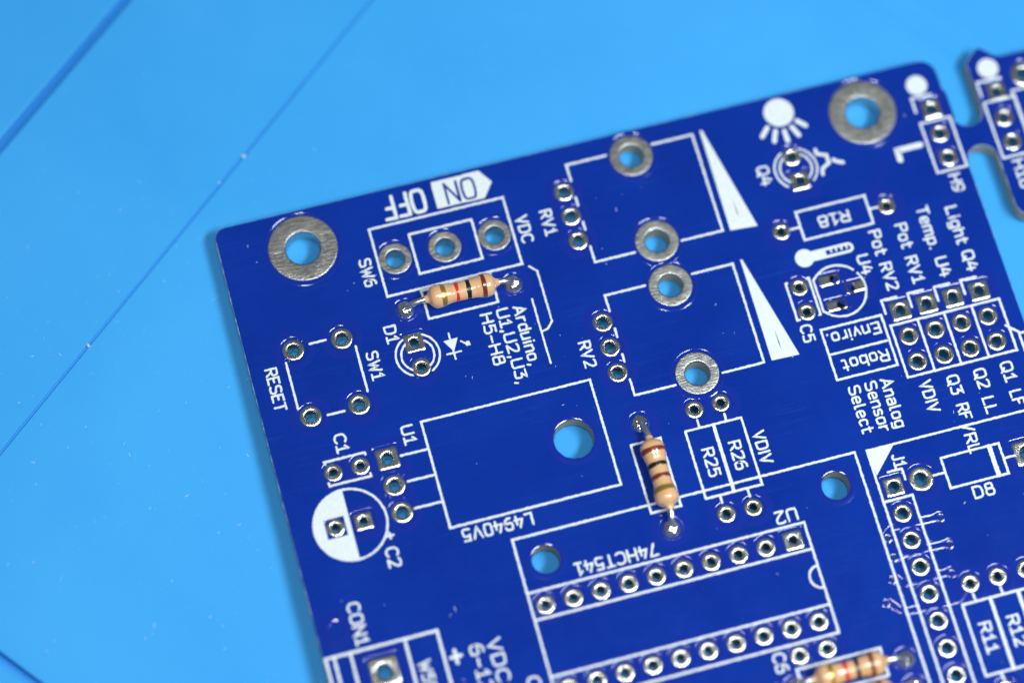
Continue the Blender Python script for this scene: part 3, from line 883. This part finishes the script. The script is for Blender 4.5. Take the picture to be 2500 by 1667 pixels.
for nm, P in POLYS:
    P = [tuple(q) for q in P]
    if nm == 'onbox':
        # the letters of ON are left free of ink: a fine net over the sign, without the cells on the letters
        x0, x1 = min(q[0] for q in P), max(q[0] for q in P); y0, y1 = min(q[1] for q in P), max(q[1] for q in P)
        st = 0.045; ink = Ink(); nx, ny = int((x1 - x0) / st) + 1, int((y1 - y0) / st) + 1
        idx = {}
        def vid(i, j):
            if (i, j) not in idx:
                idx[(i, j)] = len(ink.v); ink.v.append((x0 + i * st, y0 + j * st, ZI))
            return idx[(i, j)]
        for i in range(nx):
            for j in range(ny):
                c = (x0 + (i + .5) * st, y0 + (j + .5) * st)
                if in_poly(c, P) and all(seg_dist(c, a, b) > hw for s in on_st for a, b in zip(s, s[1:])):
                    ink.f.append((vid(i, j), vid(i + 1, j), vid(i + 1, j + 1), vid(i, j + 1)))
        part(ink.build('printed_sign', None))
    else:
        Pr = resample(P + [P[0]], .3)[:-1]
        if nm == 'wedge':       # a hairline the ink missed
            y0 = max(q[1] for q in P); sl = [(47.12, y0 - 7.2), (47.20, y0 - 8.6), (47.16, y0 - 9.4), (47.11, y0 - 8.6)]
            shape('printed_shape', [Pr, sl], lambda p, P=Pr, S=sl: in_poly(p, P) and not in_poly(p, S))
            continue
        shape('printed_shape', [Pr], lambda p, P=Pr: in_poly(p, P))
def disc(c, r): 
    lp = [(c[0] + (r + random.uniform(-.015, .015)) * math.cos(2 * math.pi * i / 48), c[1] + (r + random.uniform(-.015, .015)) * math.sin(2 * math.pi * i / 48)) for i in range(48)]
    return shape('printed_shape', [lp], lambda p: in_poly(p, lp))
disc((53.87, -1.75), 1.42)
disc((67.305, -2.33), 1.0); disc((74.41, -2.34), 1.0)
def led_rings(c, up):
    for r, s0, s1 in ((1.5, 0, 0), (2.0, 10, 10)):
        if up:
            a = ((112 + 8, 242 - (r > 1.8) * 0), (-62, 52 + (r > 1.8) * 12))
        else:
            a = ((118, 232), (-50, 66))
        for q0, q1 in a: strokes('printed_line', [(arc(c, r, q0, q1, 20), .19)])
led_rings((15.08, -16.43), True)
led_rings((53.76, -7.57), False)
# half-filled capacitor circle
cc, cr = (5.30, -30.30), 3.28
strokes('printed_line', [(arc(cc, cr, 0, 360, 72), .2)])
half = arc(cc, cr, 89.5, 270.5, 40)
cut = [(3.05, -29.36), (4.87, -29.36), (4.87, -31.18), (3.05, -31.18)]
shape('printed_shape', [half, cut], lambda p: in_poly(p, half) and not in_poly(p, cut))
# socket notch, thermometer, sensor outline
strokes('printed_line', [(arc((44.32, -45.52), 1.03, 90, 270, 20), .19)])
TB, TE = (51.87, -16.34), (56.1, -16.34)
tube = arc(TE, .5, -90, 90, 14) + [(53.0, -15.84)] + arc(TB, .88, 34, 326, 30) + [(53.0, -16.84)]
slot = arc((56.1, -16.34), .24, -90, 90, 8) + [(53.95, -16.1), (53.95, -16.58)]
shape('printed_shape', [tube, slot], lambda p: in_poly(p, tube) and not in_poly(p, slot))
for x in (54.45, 54.95, 55.45, 55.95): strokes('printed_line', [([(x, -16.1), (x, -16.36)], .16)])
uc = (54.0, -20.2)
strokes('printed_line', [(arc(uc, 2.5, -138, 30, 30), .19)])
strokes('printed_line', [(arc(uc, 2.5, 42, 138, 20), .19)])
strokes('printed_line', [([(52.12, -18.5), (52.0, -18.6), (52.0, -21.8), (52.14, -21.9)], .19)])

# ------------------------------------------------------------------ resistors
PR = [(0, .86), (.6, .865), (1.1, .90), (1.5, .985), (1.9, 1.085), (2.25, 1.13), (2.55, 1.09), (2.8, .96), (2.98, .74), (3.08, .54), (3.2, .42), (3.35, .35), (3.5, .31)]
def prof(x):
    x = abs(x)
    for (a, ra), (b_, rb) in zip(PR, PR[1:]):
        if x <= b_:
            t = (x - a) / (b_ - a); t2 = t * t * (3 - 2 * t) * .5 + t * .5
            return ra + (rb - ra) * t2
    return .3
def resistor(label, cx, cy, ang, p0, p1, bands, seed, zc=1.22):
    """p0, p1: pads at the -x and +x ends; ang: direction of the axis."""
    rnd = random.Random(seed)
    root = tag(empty('resistor', (cx, cy, 0.0)), label, 'resistor', 'resistors soldered to the board')
    ca, sa = math.cos(ang), math.sin(ang)
    ph = [rnd.uniform(0, 6.28) for _ in range(6)]
    def rad(x, a):
        k = 1 + .022 * math.sin(x * 1.3 + ph[0]) + .018 * math.sin(a + ph[1] + x * .4) + .012 * math.sin(2 * a + ph[2] - x)
        w = max(0, min(1, (3.3 - abs(x)) / .5))
        return prof(x) * (1 + (k - 1) * w)
    def pt(x, a, r):
        y, z = r * math.cos(a), r * math.sin(a)
        return (x * ca - y * sa, x * sa + y * ca, zc + z)
    n = 48; xs = [-3.5 + 7.0 * i / 90 for i in range(91)]
    V = [pt(x, 2 * math.pi * k / n, rad(x, 2 * math.pi * k / n)) for x in xs for k in range(n)]
    F = [(i * n + k, i * n + (k + 1) % n, (i + 1) * n + (k + 1) % n, (i + 1) * n + k) for i in range(90) for k in range(n)]
    mesh_obj('body', V, F, BEIGE, root, True)
    for bx, bw, m, style in bands:
        V, F = [], []; rows = 7
        for k in range(n):
            a = 2 * math.pi * k / n
            if style == 'wedge': w0 = bw * (.62 + .45 * abs(math.sin(a * .5 + .75))) * (.55 + .45 * min(1, abs(math.cos((a + 1.1) * .5)) * 1.6))
            else: w0 = bw * (1 + .10 * math.sin(2 * a + ph[3]) + .06 * math.sin(5 * a + ph[4] + bx))
            x0 = bx + .05 * math.sin(a + ph[5]) - w0 / 2
            for r in range(rows):
                x = x0 + w0 * r / (rows - 1)
                V.append(pt(x, a, rad(x, a) + (.016 if 0 < r < rows - 1 else -.004)))
        for k in range(n):
            for r in range(rows - 1):
                F.append((k * rows + r, ((k + 1) % n) * rows + r, ((k + 1) % n) * rows + r + 1, k * rows + r + 1))
        mesh_obj('colour_band', V, F, m, root, True)
    for s, pd in ((-1, p0), (1, p1)):
        # lead: out of the lacquer, bent down into its pad
        a0 = Vector((s * 3.3 * ca, s * 3.3 * sa, zc)); e = Vector((pd[0] - cx, pd[1] - cy, 0))
        d = Vector((ca * s, sa * s, 0))
        c1 = a0 + d * .8; c2 = Vector((e.x, e.y, 1.05)) - d * .18; e3 = Vector((e.x, e.y, .05))
        P = []
        for i in range(17):
            t = i / 16; u = 1 - t
            P.append(a0 * u ** 3 + c1 * 3 * u * u * t + c2 * 3 * u * t * t + e3 * t ** 3)
        V, F = [], []; m = 14
        for i, q in enumerate(P):
            tg = (P[min(i + 1, 16)] - P[max(i - 1, 0)]).normalized()
            sx = tg.cross(Vector((-sa, ca, 0))).normalized(); sy = tg.cross(sx)
            for k in range(m):
                a = 2 * math.pi * k / m
                V.append(q + (sx * math.cos(a) + sy * math.sin(a)) * .285)
        for i in range(16):
            for k in range(m): F.append((i * m + k, i * m + (k + 1) % m, (i + 1) * m + (k + 1) % m, (i + 1) * m + k))
        mesh_obj('lead', V, F, WIRE, root, True)
        # solder joint
        V, F = [], []; m = 40; rows = 16
        f1, f2 = rnd.uniform(0, 6.28), rnd.uniform(0, 6.28)
        for i in range(rows):
            t = i / (rows - 1)
            for k in range(m):
                a = 2 * math.pi * k / m
                r = .80 * math.cos(t * math.pi / 2) ** .9
                z = .04 + .62 * math.sin(t * math.pi / 2)
                bmp = 1 + .07 * math.sin(3 * a + f1 + 4 * t) * t + .05 * math.sin(2 * a + f2) * t
                V.append((e.x - d.x * .06 * t + r * bmp * math.cos(a), e.y - d.y * .06 * t + r * bmp * math.sin(a), z * (1 + .08 * math.sin(a + f2) * t)))
        for i in range(rows - 1):
            for k in range(m): F.append((i * m + k, i * m + (k + 1) % m, (i + 1) * m + (k + 1) % m, (i + 1) * m + k))
        F.append(tuple((rows - 1) * m + k for k in range(m)))
        mesh_obj('solder_joint', V, F, SOLDER, root, True)
    return root
K1 = [(-1.78, .46, GOLD, ''), (-.52, .42, RED, 'wedge'), (.55, .42, BLACK, ''), (1.97, .42, BROWN, '')]
resistor('beige resistor with gold, red, black and brown bands under the switch outline', 20.41, -11.87, math.radians(-.3), (15.05, -11.95), (25.25, -12.01), K1, 3)
K2 = [(-1.98, .46, BROWN, ''), (-.62, .44, BLACK, ''), (.48, .44, BROWN, ''), (1.68, .56, GOLD, '')]
resistor('beige resistor with two brown bands lying lengthwise beside the R25 outline', 32.97, -33.02, math.radians(-90), (32.75, -27.78), (32.75, -37.92), K2, 11)
resistor('beige resistor with red band cut by the bottom edge of the picture', 44.05, -54.47, 0.0, (39.2, -54.5), (49.3, -54.6), [(-1.85, .46, GOLD, ''), (-.5, .44, RED, ''), (.55, .44, BLACK, ''), (1.85, .44, BROWN, '')], 23)
resistor('resistor just showing at the bottom edge below another resistor', 44.05, -57.1, 0.0, (39.2, -57.1), (49.3, -57.1), [(-1.85, .46, GOLD, ''), (-.5, .44, RED, ''), (.55, .44, BLACK, ''), (1.85, .44, BROWN, '')], 31)

# ------------------------------------------------------------------ dust and lint
def dust(name, label, spots, zf):
    V, F = [], []
    for x, y, r, ln in spots:
        b = len(V)
        a = random.uniform(0, 6.28); ca, sa = math.cos(a), math.sin(a)
        for ring, (k, h) in enumerate(((1, 0.0), (.75, .5), (0.12, .8))):
            for i in range(6):
                t = i * math.pi / 3; q = r * k * random.uniform(.75, 1.25)
                px, py = q * math.cos(t) * ln, q * math.sin(t)
                V.append((x + px * ca - py * sa, y + px * sa + py * ca, zf(x, y) + h * r * .8))
        for rr in (0, 1):
            for i in range(6): F.append((b + rr * 6 + i, b + rr * 6 + (i + 1) % 6, b + rr * 6 + 6 + (i + 1) % 6, b + rr * 6 + 6 + i))
        F.append(tuple(b + 12 + i for i in range(6)))
    o = mesh_obj(name, V, F, DUST)
    tag(o, label, 'dust', kind='stuff')
def spots(nn, x0, x1, y0, y1, r0, r1, keep):
    out = []
    while len(out) < nn:
        x, y = random.uniform(x0, x1), random.uniform(y0, y1)
        if keep((x, y)): out.append((x, y, random.uniform(r0, r1), random.choice((1, 1, 1.6, 4, 7))))
    return out
dust('board_dust', 'fine pale specks of dust lying on the blue board', spots(130, 1, 69, -60, -1, .012, .04, on_board), lambda x, y: .002)
dust('mat_dust', 'pale specks of dust and lint lying on the blue mat', spots(240, -32, 12, -60, 8, .010, .034, lambda p: not in_poly(p, OUT)) + [(random.uniform(-30, 8), random.uniform(-55, -5), random.uniform(.007, .011), random.uniform(30, 70)) for _ in range(6)] + spots(14, -20, 90, 0, 40, .02, .06, lambda p: not in_poly(p, OUT)) + [(4.5, 7.35, .2, 1), (1.66, 5.3, .11, 1), (-13.5, -7.2, .12, 1.6)], lambda x, y: mat_z(x, y) + .002)
